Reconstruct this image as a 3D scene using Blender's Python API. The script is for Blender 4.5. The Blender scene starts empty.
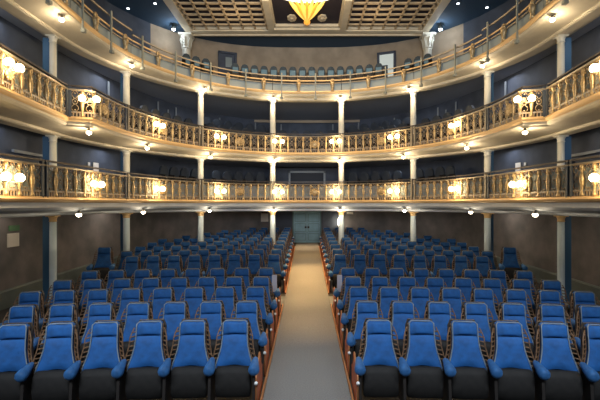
import bpy, bmesh, math, random
from mathutils import Vector, Matrix
random.seed(7)
PI = math.pi
S = bpy.context.scene
COL = S.collection
F = 400.0
CZ = 2.54                     # eye height above the front stalls floor

# ------------------------------------------------------------------ materials
def mat(name, col, rough=.6, metal=0, noise=0, nscale=8, col2=None, bump=0, sheen=0, emit=None, es=0, coat=0):
    m = bpy.data.materials.new(name); m.use_nodes = True
    nt = m.node_tree; b = nt.nodes['Principled BSDF']
    b.inputs['Roughness'].default_value = rough; b.inputs['Metallic'].default_value = metal
    b.inputs['Base Color'].default_value = (*col, 1)
    if sheen:
        b.inputs['Sheen Weight'].default_value = sheen; b.inputs['Sheen Tint'].default_value = (*[min(1, c*2+.1) for c in col], 1)
    if coat: b.inputs['Coat Weight'].default_value = coat
    if emit:
        b.inputs['Emission Color'].default_value = (*emit, 1); b.inputs['Emission Strength'].default_value = es
    if noise or bump:
        tc = nt.nodes.new('ShaderNodeTexCoord'); n = nt.nodes.new('ShaderNodeTexNoise')
        n.inputs['Scale'].default_value = nscale; n.inputs['Detail'].default_value = 6
        nt.links.new(tc.outputs['Object'], n.inputs['Vector'])
        if noise:
            mx = nt.nodes.new('ShaderNodeMix'); mx.data_type = 'RGBA'
            c2 = col2 or tuple(c*(1-noise) for c in col)
            mx.inputs['A'].default_value = (*col, 1); mx.inputs['B'].default_value = (*c2, 1)
            cr = nt.nodes.new('ShaderNodeValToRGB'); cr.color_ramp.elements[0].position = .35; cr.color_ramp.elements[1].position = .65
            nt.links.new(n.outputs['Fac'], cr.inputs['Fac']); nt.links.new(cr.outputs['Color'], mx.inputs['Factor'])
            nt.links.new(mx.outputs['Result'], b.inputs['Base Color'])
        if bump:
            bp = nt.nodes.new('ShaderNodeBump'); bp.inputs['Strength'].default_value = bump; bp.inputs['Distance'].default_value = .01
            nt.links.new(n.outputs['Fac'], bp.inputs['Height']); nt.links.new(bp.outputs['Normal'], b.inputs['Normal'])
    return m
M = {}
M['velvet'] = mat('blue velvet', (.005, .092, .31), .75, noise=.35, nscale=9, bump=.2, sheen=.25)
M['velvet_arm'] = mat('blue arm velvet', (.02, .115, .31), .7, noise=.3, nscale=20, sheen=.3)
M['piping'] = mat('grey piping', (.17, .20, .23), .5)
M['shell'] = mat('dark shell', (.018, .014, .012), .55)
M['seatdark'] = mat('dark seat underside', (.011, .009, .008), .8, noise=.4, nscale=14)
M['ladder'] = mat('brown wood frame', (.20, .105, .05), .5, noise=.5, nscale=30)
M['endwood'] = mat('orange stained wood', (.62, .12, .015), .5, noise=.45, nscale=12)
M['endedge'] = mat('light wood edge', (.34, .14, .05), .5)
M['disc'] = mat('white enamel', (.8, .8, .78), .4)
M['plaster'] = mat('cream plaster', (.74, .66, .50), .6, noise=.12, nscale=3)
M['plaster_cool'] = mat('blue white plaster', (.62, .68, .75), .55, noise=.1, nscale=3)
M['column'] = mat('cream column paint', (.72, .70, .60), .45, noise=.08, nscale=5)
M['colground'] = mat('pale blue column paint', (.66, .77, .82), .45, noise=.08, nscale=5)
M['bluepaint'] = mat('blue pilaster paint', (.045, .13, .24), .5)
M['gold'] = mat('gilded metal', (.64, .47, .25), .38, .5, noise=.4, nscale=25)
M['goldpaint'] = mat('gold paint moulding', (.76, .52, .25), .5, .15)
M['brass'] = mat('pale brass rail', (.30, .26, .20), .45, .4)
M['darkrail'] = mat('dark handrail', (.06, .05, .045), .4)
M['postdark'] = mat('dark blue-grey post', (.05, .065, .09), .5)
M['postgrey'] = mat('grey metal post', (.26, .28, .25), .5, .3)
M['fret'] = mat('pale painted ironwork', (.34, .33, .30), .45, noise=.6, nscale=14, col2=(.42, .25, .09))
M['screen'] = mat('grey gauze panel', (.30, .36, .38), .8)
M['navy'] = mat('navy wall paint', (.085, .105, .15), .7, noise=.3, nscale=2)
M['deckcarpet'] = mat('grey deck carpet', (.20, .20, .21), .9, noise=.3, nscale=30)
M['boxceil'] = mat('slate box ceiling', (.34, .38, .46), .8)
M['navyceil'] = mat('navy ceiling paint', (.036, .08, .14), .8)
M['wallbrown'] = mat('stained brown-grey wall', (.25, .225, .225), .85, noise=.5, nscale=1.6, bump=.3, col2=(.15, .145, .15))
M['dado'] = mat('grey green dado', (.17, .20, .19), .6, noise=.2, nscale=3)
M['walltan'] = mat('tan gallery wall', (.50, .40, .29), .8, noise=.25, nscale=1.5)
M['tealdoor'] = mat('teal door paint', (.33, .58, .70), .5, noise=.15, nscale=4)
M['tealdark'] = mat('dark teal door moulding', (.16, .28, .31), .5)
M['carpet'] = mat('grey blue carpet', (.21, .215, .215), .95, noise=.25, nscale=60, bump=.3)
M['under'] = mat('dark underseat floor', (.05, .045, .04), .8, noise=.4, nscale=4)  # in the stalls, shade between the seats is put into this colour
M['paper'] = mat('white paper', (.9, .84, .76), .8)
M['green'] = mat('green sign', (.10, .25, .12), .5)
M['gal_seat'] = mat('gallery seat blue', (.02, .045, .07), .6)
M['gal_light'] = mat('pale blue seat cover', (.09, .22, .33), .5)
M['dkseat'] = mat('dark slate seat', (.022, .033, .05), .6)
M['globe'] = mat('lit lamp globe', (1, .9, .7), .3, emit=(1, .80, .42), es=14)
M['bulb'] = mat('lit bulb', (1, .95, .85), .3, emit=(1, .84, .58), es=16)
M['downlight'] = mat('cool downlight lens', (1, 1, 1), .3, emit=(.85, .92, 1), es=8)
M['amber'] = mat('lit amber glass', (1, .55, .1), .3, emit=(1, .36, .04), es=.8)
M['amber2'] = mat('lit yellow glass', (1, .7, .2), .3, emit=(1, .58, .10), es=1.25)
M['whiteglass'] = mat('lit white glass', (1, .95, .8), .3, emit=(1, .90, .64), es=2.2)
M['lattice'] = mat('gold beige lattice', (.80, .60, .36), .55, noise=.2, nscale=6)
M['frame'] = mat('cream ceiling frame', (.85, .73, .52), .55, noise=.1, nscale=3)
M['coffer'] = mat('violet grey coffer', (.035, .028, .04), .8)
M['grey'] = mat('pale grey lintel', (.30, .33, .36), .5)
M['plate'] = mat('lavender grey plate', (.58, .57, .66), .5)
M['lit_door'] = mat('lit stairwell wall', (.6, .65, .62), .6, emit=(.8, .9, .85), es=.35)  # light of the landing put in as the wall's own emission

# ------------------------------------------------------------------ mesh helpers
class MB:
    def __init__(s): s.v = []; s.f = []; s.m = []; s.cm = 0; s.sm = []; s.smooth = False
    def mi(s, i): s.cm = i; return s
    def add(s, vs, fs, smooth=None):
        o = len(s.v); s.v += [tuple(v) for v in vs]
        for f in fs:
            s.f.append([o+i for i in f]); s.m.append(s.cm); s.sm.append(s.smooth if smooth is None else smooth)
        return s
    def box(s, x0, x1, y0, y1, z0, z1, mx=None):
        vs = [Vector((x, y, z)) for z in (z0, z1) for y in (y0, y1) for x in (x0, x1)]
        if mx: vs = [mx @ v for v in vs]
        return s.add(vs, [(0, 2, 3, 1), (4, 5, 7, 6), (0, 1, 5, 4), (2, 6, 7, 3), (0, 4, 6, 2), (1, 3, 7, 5)])
    def tube(s, pts, r, n=6, closed=False, flat=None):
        pts = [Vector(p) for p in pts]; k = len(pts); vs = []
        up = Vector((0, 0, 1))
        for i, p in enumerate(pts):
            a = pts[(i-1) % k] if (closed or i > 0) else p
            b = pts[(i+1) % k] if (closed or i < k-1) else p
            t = (b-a).normalized()
            u = t.cross(up)
            if u.length < 1e-3: u = t.cross(Vector((0, 1, 0)))
            u.normalize(); w = u.cross(t).normalized()
            rr = r[i] if isinstance(r, (list, tuple)) else r
            for j in range(n):
                an = 2*PI*j/n; vs.append(p+u*math.cos(an)*rr+w*math.sin(an)*rr)
        fs = []
        for i in range(k if closed else k-1):
            for j in range(n):
                a = i*n+j; b = i*n+(j+1) % n; c = ((i+1) % k)*n+(j+1) % n; d = ((i+1) % k)*n+j
                fs.append((a, b, c, d))
        if not closed: fs += [tuple(range(n-1, -1, -1)), tuple((k-1)*n+j for j in range(n))]
        return s.add(vs, fs, True)
    def lathe(s, prof, n=10, c=(0, 0, 0), mx=None, caps=True):
        vs = []
        for r, z in prof:
            for j in range(n):
                a = 2*PI*j/n; v = Vector((c[0]+r*math.cos(a), c[1]+r*math.sin(a), c[2]+z)); vs.append(mx @ v if mx else v)
        fs = []
        for i in range(len(prof)-1):
            for j in range(n): fs.append((i*n+j, i*n+(j+1) % n, (i+1)*n+(j+1) % n, (i+1)*n+j))
        if caps: fs += [tuple(range(n-1, -1, -1)), tuple((len(prof)-1)*n+j for j in range(n))]
        return s.add(vs, fs, True)
    def ball(s, c, r, n=10, sc=(1, 1, 1)):
        vs = [(c[0], c[1], c[2]-r*sc[2])]; h = max(4, n//2)
        for i in range(1, h):
            p = -PI/2+PI*i/h
            for j in range(n):
                a = 2*PI*j/n; vs.append((c[0]+r*sc[0]*math.cos(p)*math.cos(a), c[1]+r*sc[1]*math.cos(p)*math.sin(a), c[2]+r*sc[2]*math.sin(p)))
        vs.append((c[0], c[1], c[2]+r*sc[2])); L = len(vs)-1
        fs = [(0, 1+(j+1) % n, 1+j) for j in range(n)]
        for i in range(h-2):
            for j in range(n): fs.append((1+i*n+j, 1+i*n+(j+1) % n, 1+(i+1)*n+(j+1) % n, 1+(i+1)*n+j))
        fs += [(L, 1+(h-2)*n+j, 1+(h-2)*n+(j+1) % n) for j in range(n)]
        return s.add(vs, fs, True)
    def sweep(s, pts, prof, caps=True, smooth=False):
        """prof: closed list (offset outward, z). pts: horizontal path list of (x,y,z)."""
        k = len(pts); n = len(prof); vs = []
        P = [Vector(p) for p in pts]
        for i, p in enumerate(P):
            ds = []
            if i > 0: ds.append((P[i]-P[i-1]).to_2d().normalized())
            if i < k-1: ds.append((P[i+1]-P[i]).to_2d().normalized())
            nn = [Vector((d.y, -d.x)) for d in ds]
            m = sum(nn, Vector((0, 0))).normalized(); sc = 1/max(.5, m.dot(nn[0]))
            for o, z in prof: vs.append((p.x+m.x*o*sc, p.y+m.y*o*sc, p.z+z))
        fs = []
        for i in range(k-1):
            for j in range(n): fs.append((i*n+j, i*n+(j+1) % n, (i+1)*n+(j+1) % n, (i+1)*n+j))
        if caps: fs += [tuple(range(n-1, -1, -1)), tuple((k-1)*n+j for j in range(n))]
        return s.add(vs, fs, smooth)
    def prism(s, poly, x0, x1):
        """poly in (y,z), extruded along x"""
        n = len(poly); vs = [(x0, y, z) for y, z in poly]+[(x1, y, z) for y, z in poly]
        fs = [tuple(range(n)), tuple(range(2*n-1, n-1, -1))]+[(i, n+i, n+(i+1) % n, (i+1) % n) for i in range(n)]
        return s.add(vs, fs)
    def mesh(s, name, mats, bevel=0):
        me = bpy.data.meshes.new(name); me.from_pydata(s.v, [], s.f)
        for m in (mats if isinstance(mats, (list, tuple)) else [mats]): me.materials.append(m)
        me.polygons.foreach_set('material_index', s.m); me.polygons.foreach_set('use_smooth', s.sm)
        bm = bmesh.new(); bm.from_mesh(me); bmesh.ops.recalc_face_normals(bm, faces=bm.faces)
        if bevel:
            es = [e for e in bm.edges if len(e.link_faces) == 2 and e.calc_face_angle(0) > .6]
            bmesh.ops.bevel(bm, geom=es, offset=bevel, segments=2, affect='EDGES', profile=.6)
        bm.to_mesh(me); bm.free(); return me

def link(name, data, parent=None, loc=(0, 0, 0), rz=0, kind=None, label=None, cat=None, group=None, sc=None, rot=None):
    o = bpy.data.objects.new(name, data); COL.objects.link(o)
    o.location = loc; o.rotation_euler = rot if rot else (0, 0, rz)
    if sc: o.scale = sc
    if parent: o.parent = parent
    if kind: o['kind'] = kind
    if label: o['label'] = label
    if cat: o['category'] = cat
    if group: o['group'] = group
    return o
def copy_tree(o, parent=None):
    c = o.copy(); COL.objects.link(c); c.parent = parent
    for ch in list(o.children): copy_tree(ch, c)
    return c

# ------------------------------------------------------------------ plan curves (right half, x>0; y = distance from the lens)
def fz(y):                                   # raked stalls floor
    if y < 7: return 0
    if y < 11.4: return .10*(y-7)/4.4
    return .10+.038*(min(y, 21.6)-11.4)
US = [('s', y) for y in (4.6, 5.5, 6.4, 7.3, 8.3, 9.3)]+[('s', 9.45)]+[('a', a*PI/180) for a in [0, 4, 8, 12]+list(range(18, 91, 6))]
def sup(a, b, c, n, th):
    ct, st = math.cos(th), math.sin(th)
    return (a*max(ct, 0)**(2/n), c+b*max(st, 0)**(2/n))
def front12(u):
    k, v = u
    if k == 's': return (5.14+.116*(v-5.5), v) if v < 9.4 else (5.10, v)
    return sup(5.1, 5.85, 10, 2.1, v)
def front1(u):
    k, v = u
    if k == 's': return (5.1+.075*(10-v), v)
    return sup(5.1, 5.85, 10, 2.1, v)
def front3(u):
    k, v = u
    if k == 's': return (5.35+.03*(v-5.5), v)
    return sup(5.5, 5.95, 10, 2.15, v)
def colring(u):
    k, v = u
    if k == 's': return (6.35, v)
    return sup(6.36, 6.3, 10.1, 2.0, v)
def wall12(u):
    k, v = u
    if k == 's': return (7.2, v)
    return sup(7.2, 11.4, 10.1, 2.3, v)
def wall3(u):
    k, v = u
    if k == 's': return (8.9, v)
    return sup(8.9, 11.0, 10.1, 2.7, v)
def half(fn): return [fn(u) for u in US]
def full(fn):                                # right end -> back -> left end
    h = half(fn); return h+[(-x, y) for x, y in reversed(h[:-1])]
FR1, FR12, FR3, CR, W12, W3 = full(front1), full(front12), full(front3), full(colring), full(wall12), full(wall3)
def arclen(p):
    s = [0]
    for a, b in zip(p, p[1:]): s.append(s[-1]+math.hypot(b[0]-a[0], b[1]-a[1]))
    return s
def at_len(p, s, d):
    d = max(0, min(d, s[-1]))
    for i in range(len(p)-1):
        if d <= s[i+1] or i == len(p)-2:
            t = (d-s[i])/max(1e-9, s[i+1]-s[i]); a, b = p[i], p[i+1]
            return (a[0]+(b[0]-a[0])*t, a[1]+(b[1]-a[1])*t), math.atan2(b[1]-a[1], b[0]-a[0])
def cross(p, off):                           # arclength where x/y = off/F, farthest crossing
    s = arclen(p); best = None
    for i in range(len(p)-1):
        g0 = p[i][0]*F-off*p[i][1]; g1 = p[i+1][0]*F-off*p[i+1][1]
        if g0*g1 <= 0 and g0 != g1:
            t = g0/(g0-g1); d = s[i]+t*(s[i+1]-s[i]); y = p[i][1]+t*(p[i+1][1]-p[i][1])
            if best is None or y > best[1]: best = (d, y)
    return best[0]
def sub(p, d0, d1, step=.35):
    s = arclen(p); ds = [d0]+[x for x in s if d0+.05 < x < d1-.05]+[d1]
    return [at_len(p, s, d)[0] for d in ds]

Z1, Z2, Z3 = CZ+.13, CZ+2.02, CZ+4.48       # balcony floors
Q1, Q2, Q3 = CZ-.23, CZ+1.76, CZ+4.25       # soffits at the columns
ZC = CZ+8.25

# ------------------------------------------------------------------ floor, walls
def loft(A, B, za, zb, name, m, kind='structure', **k):
    b = MB(); n = len(A); vs = [(x, y, za(y) if callable(za) else za) for x, y in A]+[(x, y, zb(y) if callable(zb) else zb) for x, y in B]
    b.add(vs, [(i, i+1, n+i+1, n+i) for i in range(n-1)]); return link(name, b.mesh(name, m), kind=kind, **k)
b = MB(); ys = [-1, 0, 2, 4, 6, 7]+[7+.55*i for i in range(1, 9)]+[11.4+.6*i for i in range(1, 18)]+[22]
vs = []; AW = .575
for y in ys:
    for x in (-8, -AW, AW, 8): vs.append((x, y, fz(y)))
for i in range(len(ys)-1):
    o = i*4
for part in range(3):
    b.cm = 1 if part != 1 else 0
    b.add(vs, [(i*4+part, i*4+part+1, i*4+part+5, i*4+part+4) for i in range(len(ys)-1)])
# cross aisle shows carpet too (thin runner laid over the dark floor)
link('floor', b.mesh('floor', [M['carpet'], M['under']]), kind='structure')
b = MB()
for (x0, x1) in ((-6.9, -AW), (AW, 6.9)): b.box(x0, x1, 9.75, 10.65, fz(9.75)-.02, fz(10.2)+.012)
link('floor', b.mesh('cross_aisle', M['carpet']), kind='structure')

def wall_piece(path, i0, i1, z0, z1, name, m):
    b = MB(); P = path[i0:i1+1]; n = len(P)
    def zz(z, y): return z(y) if callable(z) else z
    vs = [(x, y, zz(z0, y)) for x, y in P]+[(x, y, zz(z1, y)) for x, y in P]
    b.add(vs, [(i, i+1, n+i+1, n+i) for i in range(n-1)])
    return link(name, b.mesh(name, m), kind='structure')
for sx in (-1, 1):
    b = MB(); yy = [3.0, 7]+[7+.55*i for i in range(1, 9)]+[11.4+.6*i for i in range(1, 15)]
    for a_, c_ in zip(yy, yy[1:]):
        if 9.7 < a_ < 10.6: continue
        x0, x1 = sorted((sx*.575, sx*.60))
        b.add([(x, y, fz(y)+z) for z in (0, .05) for y in (a_, c_) for x in (x0, x1)], [(0, 2, 3, 1), (4, 5, 7, 6), (0, 1, 5, 4), (2, 6, 7, 3), (0, 4, 6, 2), (1, 3, 7, 5)])
    link('trim_%d' % (90+(sx > 0)), b.mesh('aisle_edging', M['endedge']), kind='structure')
N = len(W12); kR = 15; kL = N-1-kR
fl = lambda y: fz(y)-.02
dd = lambda y: fz(y)+.44
for (a, c, nm) in ((0, kR, 'wall_right'), (kR, kL, 'wall_back'), (kL, N-1, 'wall_left')):
    wall_piece(W12, a, c, fl, Q1+.3, nm, M['wallbrown'])
    wall_piece(W12, a, c, Q1+.3, Z2, nm, M['navy'])
    wall_piece(W12, a, c, Z2-.1, Z3, nm, M['navy'])
    wall_piece(W3, a, c, Z3-.2, ZC+.1, nm, M['walltan'] if nm == 'wall_back' else M['navy'])
for (a, c, nm) in ((0, kR, 'baseboard_right'), (kL, N-1, 'baseboard_left')):
    P = W12[a:c+1]; b = MB()
    for i in range(len(P)-1):
        pass
    b.sweep([(x, y, fz(y)) for x, y in P], [(.0, -.02), (-.06, -.02), (-.06, .40), (-.035, .44), (0, .44)] if nm == 'baseboard_right' else [(.0, -.02), (-.06, -.02), (-.06, .40), (-.035, .44), (0, .44)])
    link(nm, b.mesh(nm, M['dado']), kind='structure')
# stalls back corner: baseboards on back wall stay clear of the door
# ------------------------------------------------------------------ balcony slabs
def slab(FR, OUT, ztop, zsoff, name, lab, face, pm='plaster'):
    """front ring to the wall: curved fascia, gilded nosing, plaster soffit to columns, dark ceiling beyond"""
    root = link(name, None, kind='structure')
    n = len(FR)
    # floor deck
    b = MB(); vs = [(x, y, ztop-.01) for x, y in FR]+[(x, y, ztop-.01) for x, y in OUT]
    b.add(vs, [(i, i+1, n+i+1, n+i) for i in range(n-1)]); link('deck', b.mesh('deck', M['deckcarpet']), root)
    # fascia: sweep, path runs right->left so outward normal (d.y,-d.x) points away from the pit
    h = ztop-zsoff
    pr = [(0, -.10), (.0, -h*face*.75), (.05, -h*face*.95), (.16, -h*face-.01), (.30, -h*face-.02), (.30, -.03), (0, -.03)]
    b = MB(); b.sweep([(x, y, ztop) for x, y in FR], pr); link('fascia', b.mesh('fascia', M[pm]), root)
    pr = [(-.05, 0), (-.065, -.03), (-.05, -.07), (-.01, -.10), (.10, -.10), (.10, 0)]
    b = MB(); b.sweep([(x, y, ztop) for x, y in FR], pr); link('gilded_nosing', b.mesh('gilded_nosing', M['goldpaint']), root)
    # soffit
    b = MB(); P = [Vector((x, y)) for x, y in FR]; Q = [Vector((x, y)) for x, y in CR]
    cir = []
    for i, q in enumerate(Q):
        d = (q-Vector((0, 10.1))) if q.y > 10.1 else Vector((q.x, 0)); cir.append(q+d.normalized()*.28)
    z0 = ztop-h*face-.01
    rows = []
    for t, zz in ((0.0, z0), (.5, (z0*.4+zsoff*.6)), (1, zsoff)):
        row = []
        for i in range(n):
            p = P[i]; c = cir[i]; dirv = (c-p).normalized(); st = p+dirv*.14
            r = st+(c-st)*t; row.append((r.x, r.y, zz))
        rows.append(row)
    vs = rows[0]+rows[1]+rows[2]
    b.smooth = True
    b.add(vs, [(j*n+i, j*n+i+1, (j+1)*n+i+1, (j+1)*n+i) for j in range(2) for i in range(n-1)])
    b.smooth = False
    # drop edge behind the columns
    top = [(c.x, c.y, zsoff+.16) for c in cir]
    b.add(rows[2]+top, [(i, i+1, n+i+1, n+i) for i in range(n-1)])
    link('soffit', b.mesh('soffit', M[pm]), root)
    b = MB(); vs = top+[(x, y, zsoff+.16) for x, y in OUT]
    b.add(vs, [(i, i+1, n+i+1, n+i) for i in range(n-1)]); link('box_ceiling', b.mesh('box_ceiling', M['boxceil']), root)
    # beam moulding that runs over the column heads
    b = MB(); b.sweep([(x, y, zsoff) for x, y in CR], [(-.17, 0.03), (-.17, -.03), (-.13, -.055), (.13, -.055), (.17, -.03), (.17, .03)])
    link('beam_moulding', b.mesh('beam_moulding', M[pm]), root)
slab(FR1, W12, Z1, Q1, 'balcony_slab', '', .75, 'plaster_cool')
slab(FR12, W12, Z2, Q2, 'balcony_slab', '', .75)
slab(FR3, W3, Z3, Q3, 'balcony_slab', '', .75)

# stepped gallery tiers and balcony risers
def between(A, B, t): return [(a[0]+(c[0]-a[0])*t, a[1]+(c[1]-a[1])*t) for a, c in zip(A, B)]
def step(A, B, t0, z0, z1, name='gallery_step', t1=1):
    P = between(A, B, t0); O = between(A, B, t1); b = MB(); n = len(P)
    vs = [(x, y, z0) for x, y in P]+[(x, y, z1) for x, y in P]+[(x, y, z1) for x, y in O]
    b.add(vs, [(j*n+i, j*n+i+1, (j+1)*n+i+1, (j+1)*n+i) for j in range(2) for i in range(n-1)])
    link(name, b.mesh(name, M['under']), kind='structure')
step(FR3, W3, .28, Z3-.01, Z3+.55, t1=.42); step(FR3, W3, .42, Z3+.55, CZ+5.55)
step(FR12, W12, .32, Z2-.01, Z2+.40, 'balcony_step', t1=.54); step(FR12, W12, .54, Z2+.40, Z2+.85, 'balcony_step', t1=.98); step(FR1, W12, .50, Z1-.01, Z1+.42, 'balcony_step', t1=.98)

# ------------------------------------------------------------------ columns
ORD = ['first', 'second', 'third', 'fourth']
COLP = []
for off in (34.3, 106.3, 180.5, 254):
    d = cross(CR, off); (x, y), a = at_len(CR, arclen(CR), d); COLP.append((x, y, off))
cols = []
for sx in (-1, 1):
    for i, (x, y, off) in enumerate(COLP): cols.append((sx*x, y, sx, i))
def column_mesh(h, r, m, style):
    b = MB(); b.smooth = True
    b.lathe([(r*1.25, 0), (r*1.25, .05), (r*1.1, .08), (r, .12), (r, h*.5), (r*.95, h-.16)], 18, caps=True)
    return b.mesh('shaft', m)
def capital_mesh(h, r, m):
    b = MB(); b.lathe([(r*.95, h-.16), (r*1.12, h-.15), (r*1.0, h-.12), (r*1.05, h-.08), (r*1.3, h-.04), (r*1.35, h-.03)], 18)
    b.box(-r*1.45, r*1.45, -r*1.45, r*1.45, h-.03, h-.0); return b.mesh('capital', m)
for tier, (za, zb, cm, tl) in enumerate(((None, Q1, 'colground', 'stalls'), (Z1, Q2, 'column', 'lower balcony'), (Z2, Q3, 'column', 'upper balcony'))):
    for (x, y, sx, i) in cols:
        z0 = fz(y)-.01 if za is None else za-.01
        h = zb-.055-z0; r = (.112, .108, .102, .082)[i]
        side = 'left' if sx < 0 else 'right'
        where = ['beside the centre aisle line', 'second out from the centre', 'third out from the centre', 'outermost'][i]
        root = link('column', None, loc=(x, y, z0), cat='column', group='columns of the '+tl,
                    label='slim %s column of the %s on the %s, %s' % ('pale blue' if tier == 0 else 'cream', tl, side, where))
        link('shaft', column_mesh(h, r, M[cm], 0), root)
        link('capital', capital_mesh(h, r, M['goldpaint'] if tier == 0 else M['column']), root)
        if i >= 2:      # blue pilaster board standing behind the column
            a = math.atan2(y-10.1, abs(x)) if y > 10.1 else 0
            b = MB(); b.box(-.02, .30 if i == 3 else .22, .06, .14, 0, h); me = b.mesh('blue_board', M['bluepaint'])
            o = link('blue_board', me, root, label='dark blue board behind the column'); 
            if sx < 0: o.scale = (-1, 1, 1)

# ------------------------------------------------------------------ balustrades, lower and upper balcony
def baluster_mesh():
    b = MB()
    b.lathe([(.045, .0), (.05, .03), (.03, .06), (.022, .11), (.032, .18), (.045, .27), (.05, .33), (.04, .40), (.024, .45), (.02, .50), (.04, .53), (.045, .57), (.035, .62)], 8)
    # volutes left and right of the head
    for s in (-1, 1):
        pts = [(s*(.03+.035*math.cos(t)), 0, .52+.04*math.sin(t)) for t in [PI*.9-i*PI/5 for i in range(9)]]
        b.tube(pts, .011, 4)
    return b.mesh('baluster', M['gold'])
def scroll_mesh():
    b = MB()
    b.tube([(.055*math.cos(t), 0, .36+.065*math.sin(t)) for t in [2*PI*i/12 for i in range(12)]], .009, 4, closed=True)
    b.ball((0, 0, .36), .02, 6)
    for s in (-1, 1):
        pts = [(s*(.015+.06*math.sin(PI*t)), 0, .12+.17*t) for t in [i/7 for i in range(8)]]
        b.tube(pts, .008, 4)
        pts = [(s*(.01+.055*math.sin(PI*t)), 0, .43+.18*t) for t in [i/7 for i in range(8)]]
        b.tube(pts, .008, 4)
    for xx in (-.105, -.035, .035, .105):       # little feet that stand over the floor nosing
        b.box(xx-.012, xx+.012, -.012, .012, 0, .10)
    b.box(-.13, .13, -.012, .012, .09, .125); b.box(-.13, .13, -.01, .01, .60, .63)
    b.ball((0, 0, .16), .02, 6); b.ball((0, 0, .55), .02, 6)
    return b.mesh('scroll_panel', M['fret'])
def rosette_mesh():
    b = MB(); b.lathe([(.02, -.03), (.10, -.02), (.14, 0), (.10, .02), (.02, .03)], 14, mx=Matrix.Rotation(PI/2, 4, 'X'))
    for k in range(10):
        a = 2*PI*k/10; b.ball((.135*math.cos(a), 0, .135*math.sin(a)), .035, 6)
    return b.mesh('rosette', M['gold'])
BAL, SCR, ROS = baluster_mesh(), scroll_mesh(), rosette_mesh()
RAILH = .72
def sections(FR, offs, so=None):
    L = arclen(FR)[-1]; c = [cross(FR, o) for o in offs]
    st = cross(FR, so) if so else arclen(FR)[5]                        # the step at the stage boxes
    right = [0, st]+sorted(c); right = sorted(set(right)); return L, right+[L-x for x in reversed(right)]
SECN = ['stage box', 'third bay', 'second bay', 'first bay', 'centre bay']
def sec_name(i):
    n = i if i <= 4 else 8-i
    side = 'right' if i < 4 else 'left'
    return {0: 'in front of the %s stage box' % side, 1: 'third bay %s of centre' % side, 2: 'second bay %s of centre' % side,
            3: 'first bay %s of centre' % side, 4: 'centre bay facing the stage'}[n]
for zt, tl, FRX, so in ((Z1, 'lower balcony', FR1, 263), (Z2, 'upper balcony', FR12, None)):
    L, bd = sections(FRX, (34.3, 106.3, 180.5), so); SL = arclen(FRX)
    for i in range(9):
        d0, d1 = bd[i]+.012, bd[i+1]-.012
        pts = sub(FRX, d0, d1); mid = at_len(FRX, SL, (d0+d1)/2)[0]
        root = link('balustrade', None, loc=(mid[0], mid[1], zt), cat='balustrade', group='gilded balustrades of the '+tl,
                    label='gilded openwork balustrade of the %s, %s' % (tl, sec_name(i)))
        P = [(x-mid[0], y-mid[1], 0) for x, y in pts]
        def sw(name, pr, m):
            b = MB(); b.sweep(P, pr); link(name, b.mesh(name, M[m]), root)
        sw('handrail', [(-.03, RAILH), (-.03, RAILH+.035), (.03, RAILH+.035), (.03, RAILH)], 'darkrail')
        sw('top_rail', [(-.04, RAILH-.09), (-.05, RAILH-.06), (.05, RAILH-.06), (.04, RAILH-.09)], 'brass')
        sw('base_rail', [(-.035, 0), (-.035, .02), (.045, .02), (.045, 0)], 'goldpaint')
        if zt == Z1 or i in (0, 8): sw('gauze_panel', [(.03, .12), (.03, .56), (.036, .56), (.036, .12)], 'screen')
        n = max(3, round((d1-d0)/.30)); stp = (d1-d0)/n
        for k in range(n):
            for kind, dd_ in (('scroll_panel', .5), ('baluster', 1.0)):
                if kind == 'baluster' and k == n-1: continue
                (x, y), a = at_len(FRX, SL, d0+stp*(k+dd_))
                link(kind, SCR if kind[0] == 's' else BAL, root, (x-mid[0], y-mid[1], .02), a)
        for e in (d0+.05, d1-.05):            # stout end posts
            (x, y), a = at_len(FRX, SL, e); b = MB()
            b.box(-.028, .028, -.035, .035, .0, RAILH+.0); b.lathe([(.04, 0), (.04, .05), (.03, .07)], 8)
            link('post', b.mesh('post', M['postdark'] if (i in (0, 1, 7, 8)) else M['brass']), root, (x-mid[0], y-mid[1], .0), a)
        if n > 6:
            (x, y), a = at_len(FRX, SL, d0+stp*round(n*.5)-stp*.5)
            nx, ny = math.sin(a), -math.cos(a)
            link('rosette', ROS, root, (x-mid[0]-nx*.03, y-mid[1]-ny*.03, .34), a)

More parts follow.
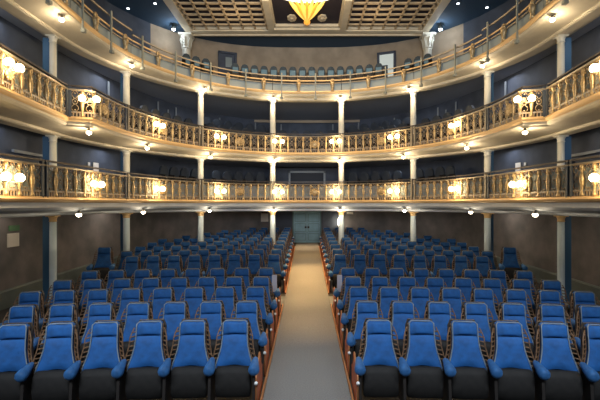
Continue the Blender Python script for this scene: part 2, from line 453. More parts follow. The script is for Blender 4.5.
# ------------------------------------------------------------------ gallery railing (top tier)
def lyre_mesh():
    b = MB()
    b.tube([(.06*math.cos(t), 0, .38+.07*math.sin(t)) for t in [2*PI*i/12 for i in range(12)]], .03, 5, closed=True)
    b.lathe([(.07, .0), (.05, .06), (.06, .14), (.085, .24), (.09, .30), (.05, .34)], 8)
    b.ball((0, 0, .38), .04, 6)
    return b.mesh('gilded_lyre', M['gold'])
LYR = lyre_mesh()
SL3 = arclen(FR3)
L, bd = sections(FR3, (34.3, 106.3, 175))
for i in range(9):
    d0, d1 = bd[i]+.012, bd[i+1]-.012
    pts = sub(FR3, d0, d1); mid = at_len(FR3, SL3, (d0+d1)/2)[0]
    root = link('gallery_railing', None, loc=(mid[0], mid[1], Z3), cat='railing', group='railings of the top gallery',
                label='low gallery railing with grey posts and gilded lyres, %s' % sec_name(i))
    P = [(x-mid[0], y-mid[1], 0) for x, y in pts]
    def sw(name, pr, m):
        b = MB(); b.sweep(P, pr); link(name, b.mesh(name, M[m]), root)
    hi = .12 if i in (0, 1, 7, 8) else 0
    sw('top_rail', [(-.02, .58+hi), (-.02, .62+hi), (.02, .62+hi), (.02, .58+hi)], 'brass')
    sw('middle_rail', [(-.015, .405), (-.015, .445), (.015, .445), (.015, .405)], 'goldpaint')
    sw('lower_rail', [(-.02, .29), (-.02, .32), (.02, .32), (.02, .29)], 'brass')
    sw('gauze_panel', [(.03, .0), (.03, .29), (.04, .29), (.04, .0)], 'screen')
    n = max(1, round((d1-d0)/.64)); stp = (d1-d0)/n
    for k in range(n):
        (x, y), a = at_len(FR3, SL3, d0+stp*(k+.5)); nx, ny = math.sin(a), -math.cos(a)
        if k % 2 == 0:
            link('gilded_lyre', LYR, root, (x-mid[0]-nx*.04, y-mid[1]-ny*.04, .0), a)
        else:
            b = MB(); b.box(-.022, .022, -.02, .02, -.30, .70+hi); b.box(-.05, .05, -.03, .06, -.34, -.26)
            link('post', b.mesh('post', M['postgrey']), root, (x-mid[0]-nx*.07, y-mid[1]-ny*.07, .0), a)

# ------------------------------------------------------------------ lamps
def point(loc, power, col, r=.05, name='light'):
    l = bpy.data.lights.new(name, 'POINT'); l.energy = power; l.color = col; l.shadow_soft_size = r
    o = bpy.data.objects.new(name, l); COL.objects.link(o); o.location = loc; return o
WARM = (1, .70, .37)
def bulb_mesh():
    b = MB(); b.ball((0, 0, 0), .06, 12, (1, 1, .8)); return b.mesh('bulb', M['bulb'])
def cup_mesh():
    b = MB(); b.lathe([(.055, .03), (.06, .05), (.03, .07), (.02, .10)], 12); return b.mesh('cup', M['brass'])
BULB, CUP = bulb_mesh(), cup_mesh()
for zs, FR, offs, tl, pw, dz, oo in ((Q1, FR1, (32.5, 96, 161, 224), 'lower balcony', (13, 10, 8, 6), .05, .10), (Q2, FR12, (32, 95, 157, 219), 'upper balcony', 21, .05, .10), (Q3, FR3, (33, 101, 172, 240), 'top gallery', 15, .05, .12)):
    SLf = arclen(FR)
    for sx in (-1, 1):
        for i, off in enumerate(offs):
            (x, y), a = at_len(FR, SLf, cross(FR, off)); nx, ny = math.sin(a), -math.cos(a)
            x += nx*oo; y += ny*oo; x *= sx
            zz = zs-(.02 if zs == Q1 else .06)
            pos = ['nearest the centre', 'second from the centre', 'third from the centre', 'nearest the stage'][i]
            root = link('ceiling_bulb', None, loc=(x, y, zz), cat='lamp', group='bulbs under the '+tl,
                        label='glowing bare bulb under the %s soffit, %s side, %s' % (tl, 'left' if sx < 0 else 'right', pos))
            link('bulb', BULB, root); link('cup', CUP, root)
            point((x, y, zz-.14), pw[i] if isinstance(pw, tuple) else pw, (1, .80, .55), .04)
def globe_mesh():
    b = MB(); b.ball((0, 0, 0), .08, 14); return b.mesh('globe', M['globe'])
def arm_mesh():
    b = MB(); b.lathe([(.05, -.02), (.06, 0), (.05, .02)], 10, mx=Matrix.Rotation(PI/2, 4, 'X'))
    for s in (-1, 1):
        b.tube([(0, 0, 0), (s*.03, .05, -.06), (s*.11, .10, -.09), (s*.15, .12, -.07)], .012, 6)
        b.lathe([(.03, -.09), (.04, -.07), (.03, -.06)], 8, c=(s*.15, .12, 0))
    return b.mesh('bracket', M['gold'])
GLB, ARM = globe_mesh(), arm_mesh()
for zt, tl, FRX in ((Z1, 'lower balcony', FR1), (Z2, 'upper balcony', FR12)):
    SL = arclen(FRX); lz = .34 if zt == Z1 else .42
    for sx in (-1, 1):
        for i, off in enumerate((29.5, 89, 152, 216, 303)):
            d = cross(FRX, off)
            (x, y), a = at_len(FRX, SL, d); nx, ny = math.sin(a), -math.cos(a)
            x -= nx*.05; y -= ny*.05
            pos = ['nearest the centre', 'second from the centre', 'third from the centre', 'fourth from the centre', 'on the stage box'][i]
            ang = a if sx > 0 else (PI-a)   # mirrored tangent
            # local +y must point into the pit: inward normal
            inx, iny = -nx*sx, -ny
            rz = math.atan2(iny, inx)-PI/2
            root = link('globe_lamp', None, loc=(x*sx, y, zt+lz), rz=rz, cat='lamp', group='twin globe lamps of the '+tl,
                        label='twin globe wall lamp lit on the %s balustrade, %s side, %s' % (tl, 'left' if sx < 0 else 'right', pos))
            link('bracket', ARM, root)
            for s in (-1, 1): link('globe', GLB, root, (s*.15, .12, .0))
            wp = Matrix.Rotation(rz, 3, 'Z') @ Vector((0, .12, .14))
            point((x*sx+wp.x, y+wp.y, zt+lz+wp.z), 7.5, WARM, .05)
            wp = Matrix.Rotation(rz, 3, 'Z') @ Vector((0, .12, -.14))
            point((x*sx+wp.x, y+wp.y, zt+lz+wp.z), 7.5, WARM, .05)

# ------------------------------------------------------------------ stalls seats
def wz(z):
    K = [(.40, .235), (.46, .232), (.52, .215), (.6, .188), (.7, .166), (.8, .157), (.9, .156), (1.0, .152)]
    if z <= K[0][0]: return K[0][1]
    for (a, wa), (b_, wb) in zip(K, K[1:]):
        if z <= b_: return wa+(wb-wa)*(z-a)/(b_-a)
    return K[-1][1]
def yb(z): return -.13*(1-(z-.4)/.6)**1.3 if z < 1 else 0
def cushion(z0, z1, bulge, name, arch=0, rtop=0):
    b = MB(); b.smooth = True; R, C = 9, 9; fr = []; bk = []
    for i in range(R):
        t = i/(R-1)
        for j in range(C):
            s = -1+2*j/(C-1); z = z0+(z1-z0)*t
            if arch: z += arch*(1-t)*(1-s*s)
            w = wz(z)
            if rtop:
                q = max(0, (z-(z1-rtop))/rtop); w -= rtop*(1-math.sqrt(max(0, 1-q*q)))
            e = (1-abs(s)**4)*(1-abs(2*t-1)**6)
            wing = .035*abs(s)**2.5
            fr.append((s*w, yb(z)-bulge*e-wing-.01, z)); bk.append((s*w, yb(z)+.04, z))
    n = R*C
    fs = [(i*C+j, i*C+j+1, (i+1)*C+j+1, (i+1)*C+j) for i in range(R-1) for j in range(C-1)]
    fs2 = [(n+a, n+d, n+c, n+b_) for a, b_, c, d in fs]
    rim = [(i*C, (i+1)*C, n+(i+1)*C, n+i*C) for i in range(R-1)]+[(i*C+C-1, n+i*C+C-1, n+(i+1)*C+C-1, (i+1)*C+C-1) for i in range(R-1)]
    rim += [(j, n+j, n+j+1, j+1) for j in range(C-1)]+[((R-1)*C+j, (R-1)*C+j+1, n+(R-1)*C+j+1, n+(R-1)*C+j) for j in range(C-1)]
    b.add(fr+bk, fs+fs2); b.smooth = False; b.add(fr+bk, rim)
    return b
def seat_parts(vel, pip, lad, shell, dark):
    out = []
    out.append(('back_cushion', cushion(.41, .825, .035, 'back', arch=.05).mesh('back_cushion', vel)))
    out.append(('head_cushion', cushion(.832, 1.0, .048, 'head', rtop=.03).mesh('head_cushion', vel)))
    b = MB()
    zs = [.41+.57*i/10 for i in range(11)]
    L = [(-wz(z)-.004, yb(z)-.05, z) for z in zs]; Rr = [(-p[0], p[1], p[2]) for p in reversed(L)]
    b.tube(L+[(-wz(1)+.02, -.03, 1.004), (wz(1)-.02, -.03, 1.004)]+Rr, .0085, 5)
    out.append(('piping', b.mesh('piping', pip)))
    b = MB(); R_ = 8; vs = []
    for i in range(R_+1):
        z = .36+.645*i/R_; w = min(.272, wz(z)+.035)-(0 if i < R_ else .03)
        vs += [(-w, yb(z)+.035, z), (w, yb(z)+.035, z), (w, yb(z)+.075, z), (-w, yb(z)+.075, z)]
    fs = [(i*4+j, i*4+(j+1) % 4, (i+1)*4+(j+1) % 4, (i+1)*4+j) for i in range(R_) for j in range(4)]+[(3, 2, 1, 0), (R_*4, R_*4+1, R_*4+2, R_*4+3)]
    b.add(vs, fs); out.append(('back_shell', b.mesh('back_shell', shell)))
    for s in (-1, 1):
        b = MB(); zs = [.43+.50*i/9 for i in range(10)]
        def wd(z): return .014+.048*min(1, (0.95-z)/.12)
        A = [(s*(wz(z)+.012), yb(z)+.0, z) for z in zs]; B = [(s*(wz(z)+.012+wd(z)), yb(z)-.02-wd(z)*.6, z) for z in zs]
        b.tube(A, .008, 4); b.tube(B, .009, 4)
        for k in range(1, 9): b.tube([A[k], B[k]], .009, 4)
        b.tube([A[-1], (A[-1][0], A[-1][1], .97)], .008, 4)
        out.append(('side_frame', b.mesh('side_frame', lad)))
    # tipped-up seat
    b = MB(); poly = []
    W_ = .222
    vs = []; prof = [(-.17, .09), (-.20, .07), (-.26, .10), (-.285, .25), (-.275, .40), (-.24, .465), (-.19, .475), (-.16, .44)]
    for xx, k in ((-W_, .82), (-W_*.9, .97), (-W_*.4, 1.0), (W_*.4, 1.0), (W_*.9, .97), (W_, .82)):
        for y, z in prof: vs.append((xx, -.22+(y+.22)*k, .27+(z-.27)*k))
    n = len(prof); fs = [(i*n+j, i*n+(j+1) % n, (i+1)*n+(j+1) % n, (i+1)*n+j) for i in range(5) for j in range(n)]+[tuple(range(n)), tuple(5*n+j for j in reversed(range(n)))]
    b.add(vs, fs, True); out.append(('tip_up_seat', b.mesh('tip_up_seat', dark)))
    return out
def arm_parts(velarm, shell):
    b = MB(); b.prism([(-.40, 0), (-.36, .40), (-.38, .45), (-.05, .52), (.02, .50), (-.04, .3), (-.02, 0)], -.018, .018)
    A = ('arm_stand', b.mesh('arm_stand', shell, .004))
    b = MB(); b.smooth = True
    pts = [(0, -.14+(-.29)*t, .55-.07*t) for t in [0, .1, .3, .5, .7, .85, .94, .98, 1.0]]
    b.tube(pts, [.02, .036, .046, .056, .066, .071, .060, .040, .01], 12)
    return [A, ('arm_pad', b.mesh('arm_pad', velarm))]
def end_parts():
    b = MB(); b.prism([(-.44, 0), (-.42, .36), (-.43, .43), (-.28, .47), (-.10, .50), (.0, .56), (.06, .55), (.12, .42), (.24, .32), (.34, .28), (.36, 0)], -.012, .012)
    A = ('end_panel', b.mesh('end_panel', M['endwood'], .003))
    b = MB(); b.tube([(0, y, z) for y, z in [(-.44, 0), (-.42, .36), (-.43, .43), (-.28, .47), (-.10, .50), (.0, .56), (.06, .55)]], .011, 5)
    B = ('edge_strip', b.mesh('edge_strip', M['endedge']))
    b = MB(); b.lathe([(.022, -.01), (.022, .01)], 12, mx=Matrix.Rotation(PI/2, 4, 'X'))
    C_ = ('number_disc', b.mesh('number_disc', M['disc']))
    return A, B, C_
SP = seat_parts(M['velvet'], M['piping'], M['ladder'], M['shell'], M['seatdark'])
AP = arm_parts(M['velvet_arm'], M['shell']); EP = end_parts()
PITCH = .555
def proto(s, first, last):
    """s=+1: seat right of the aisle (aisle side is -x)"""
    r = link('theatre_seat', None)
    for n, me in SP: link(n, me, r)
    for n, me in AP: link(n, me, r, (-s*PITCH/2, 0, 0))
    if last:
        for n, me in AP: link(n, me, r, (s*PITCH/2, 0, 0))
    if first:
        ex = -s*(PITCH/2+.035)
        link(EP[0][0], EP[0][1], r, (ex, 0, 0), label='orange stained wood end panel'); link(EP[1][0], EP[1][1], r, (ex-s*.0, 0, 0))
        link(EP[2][0], EP[2][1], r, (ex, -.455, .36))
    return r
PROTO = {}; used = set()
def get(s, first, last):
    k = (s, first, last)
    if k not in PROTO:
        PROTO[k] = proto(s, first, last); return PROTO[k]
    return copy_tree(PROTO[k])
rowd = [5.32, 6.32, 7.37, 8.29, 9.28]+[11.43+.99*i for i in range(9)]
NUM = ['first', 'second', 'third', 'fourth', 'fifth', 'sixth', 'seventh', 'eighth', 'ninth', 'tenth', 'eleventh', 'twelfth', 'thirteenth', 'fourteenth']
def pit_ok(x, y):
    if y < 10.5: return x < 5.5
    return (x/6.2)**2.2+((y-10.5)/9.6)**2.2 < 1.0
nseat = 0
for ri, d in enumerate(rowd):
    for s in (-1, 1):
        ks = []
        for k in range(0, 10):
            x = .945+PITCH*k; y = d-(x*x)/(2*32)
            if ri < 5 and (k > 7 or x/ y*F > 318): continue
            if ri >= 5 and not pit_ok(x+.25, y): continue
            if ri == 5 and k >= 8: continue
            ks.append((k, x, y))
        for k, x, y in ks:
            o = get(s, k == 0, k == ks[-1][0])
            o.location = (s*x, y, fz(y)); o.rotation_euler = (0, 0, -s*x/32)
            o['category'] = 'theatre seat'; o['group'] = 'blue stalls seats %s of the aisle' % ('left' if s < 0 else 'right')
            o['label'] = 'blue tip-up seat %s of the aisle, %s row from front, %s seat from aisle' % ('left' if s < 0 else 'right', NUM[ri], NUM[k])
            nseat += 1
# two raised seats by the side walls at the cross aisle
for s in (-1, 1):
    o = get(s, False, True); x, y = 5.55, 10.98
    o.location = (s*x, y, fz(y)+.26); o.rotation_euler = (0, 0, -s*.2)
    o['category'] = 'theatre seat'; o['group'] = 'raised seats by the side walls'
    o['label'] = 'single raised dark blue seat beside the %s wall at the cross aisle' % ('left' if s < 0 else 'right')
    b = MB(); b.box(-.33, .33, -.48, .16, 0, .265)
    link('seat_plinth', b.mesh('seat_plinth', M['under'], .01), loc=(s*x, y, fz(y)-.005), rz=-s*.2, cat='plinth',
         label='low dark plinth under the single raised seat on the %s' % ('left' if s < 0 else 'right'))
# pale cards on the cross-aisle end seats
for s in (-1, 1):
    b = MB(); b.box(-.055, .055, -.012, .012, 0, .38)
    link('end_plate', b.mesh('end_plate', M['plate'], .004), loc=(s*.735, 9.02, .56), cat='plate',
         label='pale lavender plate on the aisle end of the fifth row, %s side' % ('left' if s < 0 else 'right'))

# ------------------------------------------------------------------ balcony and gallery seats
def small_seat(mback, mshell, tag_):
    b = MB(); b.smooth = True
    prof = [(-.21, .45), (-.22, .62), (-.20, .80), (-.13, .90), (0, .93), (.13, .90), (.20, .80), (.22, .62), (.21, .45)]
    n = len(prof); fr = [(x, -.05-.02*(1-abs(x)/.22), z) for x, z in prof]; bk = [(x, .03, z) for x, z in prof]
    b.add(fr+bk, [tuple(range(n)), tuple(range(2*n-1, n-1, -1))]+[(i, n+i, n+(i+1) % n, (i+1) % n) for i in range(n)], False)
    bc = b.mesh('backrest', mback)
    b = MB(); b.prism([(-.06, .12), (-.16, .12), (-.18, .44), (-.10, .47), (-.06, .44)], -.2, .2); st = b.mesh('tip_up_seat', mshell, .01)
    b = MB(); b.prism([(-.36, 0), (-.34, .56), (-.02, .60), (.03, 0)], -.255, -.225); b.prism([(-.36, 0), (-.34, .56), (-.02, .60), (.03, 0)], .225, .255); b.box(-.23, .23, -.02, .02, .12, .5)
    fr_ = b.mesh('frame', mshell, .003)
    if tag_ == 'g':
        for me in (bc, st, fr_):
            for v in me.vertices: v.co.x *= .84
    return bc, st, fr_
b = MB(); b.box(-.13, .13, -.082, -.07, .5, .74); COVER = b.mesh('seat_cover', M['gal_light'], .01)
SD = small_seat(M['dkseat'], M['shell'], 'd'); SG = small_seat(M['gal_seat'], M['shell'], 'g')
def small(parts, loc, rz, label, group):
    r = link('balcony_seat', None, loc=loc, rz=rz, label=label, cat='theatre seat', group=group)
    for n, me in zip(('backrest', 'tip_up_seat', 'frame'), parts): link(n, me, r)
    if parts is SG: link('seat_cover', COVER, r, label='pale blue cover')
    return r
def seat_row(path, ztop, offs_px, parts, tl, rowname, group):
    """seats along a curve, kept inside given ranges of bearing; count from the left"""
    pt = .45 if parts is SG else .56; s = arclen(path); n = int(s[-1]/pt); c = 0
    for k in range(n, -1, -1):
        (x, y), a = at_len(path, s, s[-1]/2+(k-n/2)*pt)
        off = x/y*F
        if not any(lo <= off <= hi for lo, hi in offs_px): continue
        c += 1
        # seat faces the pit (local -y towards inside)
        nx, ny = math.sin(a), -math.cos(a)
        rz = math.atan2(-ny, -nx)+PI/2
        small(parts, (x, y, ztop), rz, 'dark %s seat in the %s, seat %d from the left' % (rowname, tl, c) if False else
              '%s seat in the %s of the %s, number %d from left' % ('slate blue' if parts is SD else 'pale blue backed', rowname, tl, c), group)
rA = between(FR12, W12, .21)
rA1 = between(FR1, W12, .21)
rB = between(FR12, W12, .58)
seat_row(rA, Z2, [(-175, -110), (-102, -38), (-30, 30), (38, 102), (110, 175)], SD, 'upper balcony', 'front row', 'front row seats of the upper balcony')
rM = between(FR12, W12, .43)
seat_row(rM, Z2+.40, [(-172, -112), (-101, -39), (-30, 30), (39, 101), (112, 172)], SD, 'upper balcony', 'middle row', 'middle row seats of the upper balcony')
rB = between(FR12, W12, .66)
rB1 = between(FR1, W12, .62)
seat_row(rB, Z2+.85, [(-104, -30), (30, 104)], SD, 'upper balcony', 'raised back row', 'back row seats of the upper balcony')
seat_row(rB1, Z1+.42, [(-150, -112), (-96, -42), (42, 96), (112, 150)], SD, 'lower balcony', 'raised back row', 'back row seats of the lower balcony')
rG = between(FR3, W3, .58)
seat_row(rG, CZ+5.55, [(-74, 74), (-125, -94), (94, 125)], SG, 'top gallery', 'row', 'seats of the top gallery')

# ------------------------------------------------------------------ doors
def panelled(w, h, leafs, m1, m2, name, glass=None):
    r = link(name, None, kind='structure')
    b = MB(); t = .06
    b.box(-w/2-t, -w/2, -.05, .03, 0, h+t); b.box(w/2, w/2+t, -.05, .03, 0, h+t); b.box(-w/2, w/2, -.05, .03, h, h+t)
    link('door_frame', b.mesh('door_frame', m2, .004), r)
    lw = w/leafs
    for k in range(leafs):
        x0 = -w/2+k*lw+.004; x1 = x0+lw-.008; b = MB(); b.box(x0, x1, -.01, .03, .01, h-.005)
        b.cm = 1
        for (za, zb) in ((.08, .30), (.36, .62), (.68, .93)):
            for (xa, xb) in ((x0+.06, x1-.06),):
                za_, zb_ = za*h, zb*h
                for (a0, a1, c0, c1) in ((xa, xb, za_, za_+.02), (xa, xb, zb_-.02, zb_), (xa, xa+.02, za_, zb_), (xb-.02, xb, za_, zb_)): b.box(a0, a1, -.025, -.01, c0, c1)
        lf = link('door_leaf', b.mesh('door_leaf', [m1, m2]), r)
        b = MB(); hx = x1-.07 if k == 0 else x0+.07
        b.box(hx-.05, hx+.05, -.035, -.012, h*.5-.05, h*.5+.05); link('door_handle', b.mesh('door_handle', M['shell'], .004), lf)
    return r
r = panelled(1.42, 1.66, 2, M['tealdoor'], M['tealdark'], 'door_1'); r.location = (0, 21.28, fz(21.3))
# navy wall panels on both sides of the main door
for s, nm in ((-1, 'left'), (1, 'right')):
    b = MB(); b.box(min(s*.80, s*1.95), max(s*.80, s*1.95), 21.18, 21.3, fz(21.2)-.02, Q1+.16); link('wall_back_'+nm, b.mesh('navy_panel', M['navy']), kind='structure')
def wall_at(path, off):
    d = cross(path, off); (x, y), a = at_len(path, arclen(path), d); return x, y, a
# gallery doors
for s, nm in ((-1, 'door_2'), (1, 'door_3')):
    x, y, a = wall_at(W3, 79); y -= .12
    b = MB(); r = link(nm, None, kind='structure', loc=(s*x, y, CZ+5.55), rz=-s*.35)
    b.box(-.47, -.36, -.08, .08, 0, 2.22); b.box(.36, .47, -.08, .08, 0, 2.22); b.box(-.47, .47, -.08, .08, 2.12, 2.22)
    link('door_frame', b.mesh('door_frame', M['navy']), r)
    if s < 0:
        b = MB(); b.box(-.36, .36, -.0, .05, 0, 2.12); lf = link('door_leaf', b.mesh('door_leaf', M['navy']), r)
        b = MB(); b.box(-.1, .22, -.02, .0, 1.45, 1.95); link('door_pane', b.mesh('door_pane', M['screen']), lf)
    else:
        b = MB(); b.box(-.36, .36, .04, .07, 0, 2.12); link('lit_landing', b.mesh('lit_landing', M['lit_door']), r)
        b = MB(); b.box(-.36, .06, -.02, .03, 0, 1.55); link('door_leaf', b.mesh('door_leaf', M['navy']), r)

# control room window, lower balcony centre, and upper balcony centre panels
b = MB(); r = link('window_1', None, kind='structure', loc=(0, 20.6, CZ+.75))
b.box(-.95, -.85, -.05, .05, 0, .95); b.box(.85, .95, -.05, .05, 0, .95); b.box(-.95, .95, -.05, .05, .85, .95)
b.box(-1.9, -1.75, -.05, .05, -.3, 1.1); b.box(1.75, 1.9, -.05, .05, -.3, 1.1)
link('window_frame', b.mesh('window_frame', M['grey'], .005), r)
b = MB(); b.box(-.85, .85, -.01, .01, 0, .85); link('window_pane', b.mesh('window_pane', mat('dark blue pane', (.006, .010, .022), .6)), r)
b = MB(); b.box(-1.75, 1.75, .03, .06, -.3, 1.1); link('window_wall', b.mesh('window_wall', M['navy']), r)
nt_ = 0
def strip(path, off, z0, z1, w=.035, m='grey', out=.06):
    global nt_
    for s in (-1, 1):
        x, y, a = wall_at(path, off); nx, ny = math.sin(a), -math.cos(a); x -= nx*out; y -= ny*out; nt_ += 1
        b = MB(); b.box(-w, w, -.02, .02, z0, z1); link('trim_%d' % nt_, b.mesh('trim', M[m]), loc=(s*x, y, 0), rz=a if s > 0 else PI-a, kind='structure')
for off in (26, 52, 88, 132, 150, 200): strip(W12, off, Z2+.3, Q3, .03)
for off in (60, 100, 140): strip(W12, off, Z2+.3, Q3-.2, .02)
def hrail(path, o0, o1, z, th, name, lab, cat):
    for s in (-1, 1):
        s_ = arclen(path); d0, d1 = sorted((cross(path, o0), cross(path, o1))); P = sub(path, d0, d1)
        P = [(x*s, y) for x, y in P]
        if s < 0: P = P[::-1]
        b = MB(); b.sweep([(x, y, z) for x, y in P], [(-.16, 0), (-.16, th), (-.11, th), (-.11, 0)])
        o = link(name, b.mesh(name, M['grey'], .003), label=lab % ('left' if s < 0 else 'right'), cat=cat)
hrail(W12, 48, 92, Z2+1.75, .04, 'wall_rail', 'thin pale rail along the back of the upper balcony, %s of centre', 'rail')
hrail(W12, 48, 92, Z2+1.45, .03, 'wall_rail', 'lower thin rail below another at the back of the upper balcony, %s of centre', 'rail')
hrail(W12, 268, 300, CZ+1.25, .07, 'light_shelf', 'pale grey shelf on the wall of the lower %s stage box', 'shelf')

# notices
def notice(path, off, yp, w, h, m, name, lab, cat, out=.03, sides=(-1, 1)):
    for s in sides:
        x, y, a = wall_at(path, off); nx, ny = math.sin(a), -math.cos(a); x -= nx*out; y -= ny*out
        z = CZ+(204-yp)*y/F
        b = MB(); b.box(-w/2, w/2, -.012, .012, -h/2, h/2)
        link(name, b.mesh(name, M[m], .002), loc=(s*x, y, z), rz=a if s > 0 else PI-a, cat=cat, label=lab % ('left' if s < 0 else 'right'))
notice(W12, 295, 240, .38, .33, 'paper', 'notice', 'white paper notice on the brown %s stalls wall', 'notice', sides=(-1,))
notice(W12, 294, 228, .34, .13, 'green', 'exit_sign', 'small green sign above the white notice on the %s wall', 'sign', sides=(-1,))
notice(W12, 263.5, 229, .10, .16, 'paper', 'wall_switch', 'small white fitting beside the outermost column on the %s wall', 'switch')
notice(W12, 212, 167, .26, .28, 'paper', 'notice', 'white notice on the back wall of the lower %s box', 'notice')
notice(W12, 219, 164, .10, .10, 'disc', 'wall_clock', 'small round white fitting beside the notice in the lower %s box', 'fitting')
notice(W12, 42.5, 217.5, .40, .44, 'paper', 'notice', 'white framed notice on the stalls back wall %s of the door', 'notice', sides=(-1,))
notice(W12, 42.5, 212.5, .30, .08, 'shell', 'wall_fitting', 'dark fitting above the framed notice on the back wall, %s of the door', 'fitting', sides=(-1,))
notice(W12, 43, 213, .34, .12, 'paper', 'wall_sign', 'pale sign high on the stalls back wall %s of the door', 'sign', sides=(1,))
# sconce near door
b = MB(); b.lathe([(.02, -.22), (.06, -.1), (.075, .0), (.05, .12), (.02, .25)], 10)
link('wall_sconce', b.mesh('wall_sconce', M['bulb']), loc=(1.68, 20.95, CZ-.95), cat='lamp', label='small glowing white sconce right of the teal door')
point((1.68, 20.75, CZ-.95), 3, (1, .85, .6), .05)

# ------------------------------------------------------------------ ceiling
b = MB(); b.box(-9.5, 9.5, 3, 22, ZC+.0, ZC+.1); link('ceiling', b.mesh('ceiling', M['navyceil']), kind='structure')
root = link('ceiling_frame', None, kind='structure')
XE, YE, Y0 = 5.68, 19.0, 8.0; ZB = CZ+8.03
b = MB()
b.box(-XE, XE, YE-.42, YE, ZB, ZC); b.box(-XE, -XE+.36, Y0, YE-.42, ZB, ZC); b.box(XE-.36, XE, Y0, YE-.42, ZB, ZC)
b.box(-XE+.36, XE-.36, YE-.52, YE-.42, ZB+.05, ZC); b.box(-XE-.06, XE+.06, YE-.06, YE+.04, ZB-.05, ZB+.03)
link('frame_moulding', b.mesh('frame_moulding', M['frame'], .01), root)
b = MB()
cy0, cy1, cx = 16.1, 18.48, 1.78
def lbar(x0, x1, y0, y1, th=.055): b.box(x0, x1, y0, y1, ZB+.04, ZB+.10)
y = YE-.52-.42
while y > Y0:
    for s in (-1, 1):
        lo = cx if y > 13.0 else 0
        x0, x1 = sorted((s*lo, s*(XE-.36))); lbar(x0, x1, y-.055, y+.055)
    y -= .48
for i in range(0, 7):
    x = cx+.05+i*.56
    for s in (-1, 1): lbar(s*x-.045, s*x+.045, Y0, YE-.5)
link('coffer_lattice', b.mesh('coffer_lattice', M['lattice']), root)
b = MB(); b.box(-XE+.3, XE-.3, Y0, YE-.4, ZC-.035, ZC-.005); link('coffer_back', b.mesh('coffer_back', M['coffer']), root)
# central panel with medallion
root = link('ceiling_medallion', None, loc=(0, 17.3, ZB), cat='ceiling ornament', label='glowing amber shell medallion in a cream frame at the middle of the ceiling')
b = MB()
for (x0, x1, y0, y1, z0) in ((-1.78, 1.78, 1.0, 1.22, -.06), (-1.78, -1.5, -1.6, 1.0, -.06), (1.5, 1.78, -1.6, 1.0, -.06), (-1.5, 1.5, .78, .86, -.0), (-1.5, -1.42, -1.6, .86, 0), (1.42, 1.5, -1.6, .86, 0)):
    b.box(x0, x1, y0, y1, z0, .16)
link('medallion_frame', b.mesh('medallion_frame', M['frame'], .008), root)
b = MB(); b.box(-1.5, 1.5, -1.6, 1.0, .12, .17); link('dark_panel', b.mesh('dark_panel', M['coffer']), root)
for s in (-1, 1):
    b = MB(); 
    for k in range(7):
        a = 2*PI*k/7; b.ball((.11*math.cos(a), .2*math.sin(a), 0), .11, 8, (1, 1.5, .4))
    b.ball((0, 0, -.03), .1, 8, (1, 1.4, .5)); link('plaster_rosette', b.mesh('plaster_rosette', M['frame']), root, (s*.66, .1, .06))
for k in range(7):
    a = PI*(-.5)+(k-3)*.125
    b = MB(); L_ = 1.9 if k % 2 == 0 else 1.75
    b.ball((0, L_*.52, 0), .5, 12, (.17, L_*1.0, .22))
    link('glass_petal', b.mesh('glass_petal', M['amber2'] if k % 2 == 0 else M['amber']), root, (0, .16, -.06), a-PI/2)
b = MB(); b.ball((0, 0, 0), .15, 12, (1, 1.3, .7)); link('amber_boss', b.mesh('amber_boss', M['amber']), root, (0, .26, -.05))
b = MB()
for k in range(16):
    a0 = 2*PI*k/16; a1 = 2*PI*(k+1)/16
b.lathe([(1.7, .14), (1.66, .06), (1.3, .0), (.7, -.04), (.05, -.06)], 28, c=(0, -2.85, 0)); link('glass_bowl', b.mesh('glass_bowl', M['whiteglass']), root)
l = bpy.data.lights.new('bowl_light', 'AREA'); l.shape = 'DISK'; l.size = 2.2; l.energy = 130; l.color = (1, .62, .28)
o = bpy.data.objects.new('bowl_light', l); COL.objects.link(o); o.location = (0, 14.65, ZB-.35)

for yy_, pw_ in ((8.6, 9), (10.6, 20), (12.4, 28), (14.2, 30)):       # unseen narrow spots added to warm the aisle
    l = bpy.data.lights.new('aisle_fill_light', 'AREA'); l.shape = 'DISK'; l.size = .4; l.energy = pw_; l.color = (1, .57, .20); l.spread = math.radians(17)
    o = bpy.data.objects.new('aisle_fill_light', l); COL.objects.link(o); o.location = (0, yy_, ZB-.12)
l = bpy.data.lights.new('rear_aisle_fill', 'AREA'); l.shape = 'DISK'; l.size = .5; l.energy = 22; l.color = (1, .62, .26); l.spread = 1.9  # unseen light added to fill the aisle's shadow under the balcony
o = bpy.data.objects.new('rear_aisle_fill', l); COL.objects.link(o); o.location = (0, 17.1, Q1+.09)
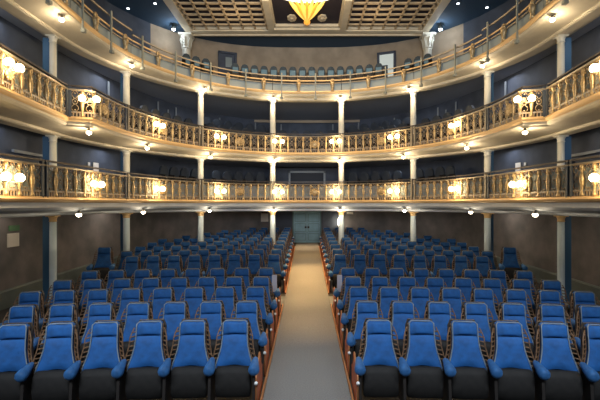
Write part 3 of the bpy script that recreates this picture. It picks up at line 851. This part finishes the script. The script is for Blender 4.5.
# carved corner columns that carry the ceiling frame
for s in (-1, 1):
    base = Z3+.4; h = ZB-base
    root = link('corner_column', None, loc=(s*5.72, 18.98, base), cat='column', label='white carved corner column in the top gallery, %s side' % ('left' if s < 0 else 'right'))
    b = MB(); b.lathe([(.24, 0), (.24, .12), (.2, .2), (.19, h-.75), (.2, h-.7)], 16); link('shaft', b.mesh('shaft', M['column']), root)
    b = MB(); b.lathe([(.2, h-.7), (.24, h-.66), (.2, h-.6), (.21, h-.45), (.26, h-.2), (.29, h-.1)], 16)
    for k in range(8):
        a = 2*PI*k/8
        b.tube([(.22*math.cos(a), .22*math.sin(a), h-.6), (.25*math.cos(a), .25*math.sin(a), h-.35), (.31*math.cos(a), .31*math.sin(a), h-.2), (.30*math.cos(a), .30*math.sin(a), h-.28)], .035, 5)
    b.box(-.3, .3, -.3, .3, h-.1, h); link('carved_capital', b.mesh('carved_capital', M['column']), root)
    # projector lamp beside it
    b = MB(); b.lathe([(.03, .12), (.03, 0), (.05, 0), (.09, -.02), (.10, -.12), (.07, -.14)], 12)
    x, y = s*6.1, 18.3
    r2 = link('gallery_floodlight', None, loc=(x, y, ZC-.12), cat='lamp', label='bright cool white floodlight below the %s corner of the ceiling' % ('left' if s < 0 else 'right'))
    link('housing', b.mesh('housing', M['postgrey']), r2)
    b = MB(); b.ball((0, 0, -.14), .09, 10, (1, 1, .6)); link('lens', b.mesh('lens', M['downlight']), r2)
    point((x, y-.05, ZC-.42), 22, (.8, .9, 1), .06)
# unseen area lights added to lift the tier interiors, shining down
for zt, pw_ in ((Q1+.10, 7), (Q2+.10, 10), (Q3+.10, 14)):
    Pm = between(CR, W12, .5); sm = arclen(Pm)
    for i in range(7):
        (x, y), a = at_len(Pm, sm, sm[-1]*(.12+.76*i/6))
        if zt < CZ and abs(x) < 1: x = 0
        l = bpy.data.lights.new('tier_fill_light', 'AREA'); l.shape = 'DISK'; l.size = 1.1
        if zt < CZ and i == 3: l.spread = 1.5; y += .6
        l.energy = pw_*(3.2 if (zt < CZ and i == 3) else 1); l.color = ((1, .66, .34) if i == 3 else (1, .86, .68)) if zt < CZ else (.88, .92, 1)
        o = bpy.data.objects.new('tier_fill_light', l); COL.objects.link(o); o.location = (x, y, zt-.03)
# downlights outside the frame
for i, (px, py) in enumerate(((128, 9), (155, 4), (458, 4), (487, 8))):
    y = 8.2*F/(204-py); x = (px-307)/F*y
    b = MB(); b.lathe([(.07, 0), (.07, -.03), (.05, -.03)], 12); r2 = link('downlight', None, loc=(x, y, ZC), cat='lamp', group='ceiling downlights',
        label='small round downlight in the dark ceiling, %s' % ['far left', 'left, nearer the coffered frame', 'right, nearer the coffered frame', 'far right'][i])
    link('ring', b.mesh('ring', M['grey']), r2)
    b = MB(); b.ball((0, 0, -.03), .06, 10, (1, 1, .5)); link('lens', b.mesh('lens', M['downlight']), r2)

# ------------------------------------------------------------------ light from the stage side
def area(loc, target, size, sy, power, col, spread=180):
    l = bpy.data.lights.new('stage_light', 'AREA'); l.shape = 'RECTANGLE'; l.size = size; l.size_y = sy; l.energy = power; l.color = col; l.spread = math.radians(spread)
    o = bpy.data.objects.new('stage_light', l); COL.objects.link(o); o.location = loc
    o.rotation_euler = (Vector(target)-Vector(loc)).to_track_quat('-Z', 'Y').to_euler()
for x in (-3.0, 0, 3.0): area((x, 1.5, 4.5), (x*1.1, 5.6, .5), 2.4, .5, 36, (.80, .90, 1), 60)
area((0, -2.0, 4.0), (0, 12, 8.2), 6.0, 2.0, 205, (.84, .91, 1), 66)
# unseen points added to brighten the ceiling lattice and gallery wall
point((0, 12.6, ZB-.8), 280, (1, .78, .5), .3)
point((-3.0, 16.8, ZB-.7), 14, (1, .8, .55), .2); point((3.0, 16.8, ZB-.7), 14, (1, .8, .55), .2)

w = bpy.data.worlds.new('world'); S.world = w; w.use_nodes = True
w.node_tree.nodes['Background'].inputs[0].default_value = (.5, .6, .8, 1); w.node_tree.nodes['Background'].inputs[1].default_value = .06

# ------------------------------------------------------------------ camera
cam = bpy.data.cameras.new('camera'); cam.lens = 24; cam.sensor_width = 36; cam.clip_start = .05; cam.clip_end = 200
cam.shift_x = -7/600; cam.shift_y = 4/600
co = bpy.data.objects.new('camera', cam); COL.objects.link(co); co.location = (0, 0, CZ); co.rotation_euler = (PI/2, 0, 0)
S.camera = co
S.view_settings.view_transform = 'Standard'; S.view_settings.look = 'None'; S.view_settings.exposure = 0; S.view_settings.gamma = 1; S.view_settings.use_curve_mapping = False
S.cycles.use_denoising = True; S.cycles.max_bounces = 5; S.cycles.diffuse_bounces = 3; S.cycles.glossy_bounces = 3; S.cycles.sample_clamp_indirect = 4
print('seats', nseat, 'objects', len(S.objects))
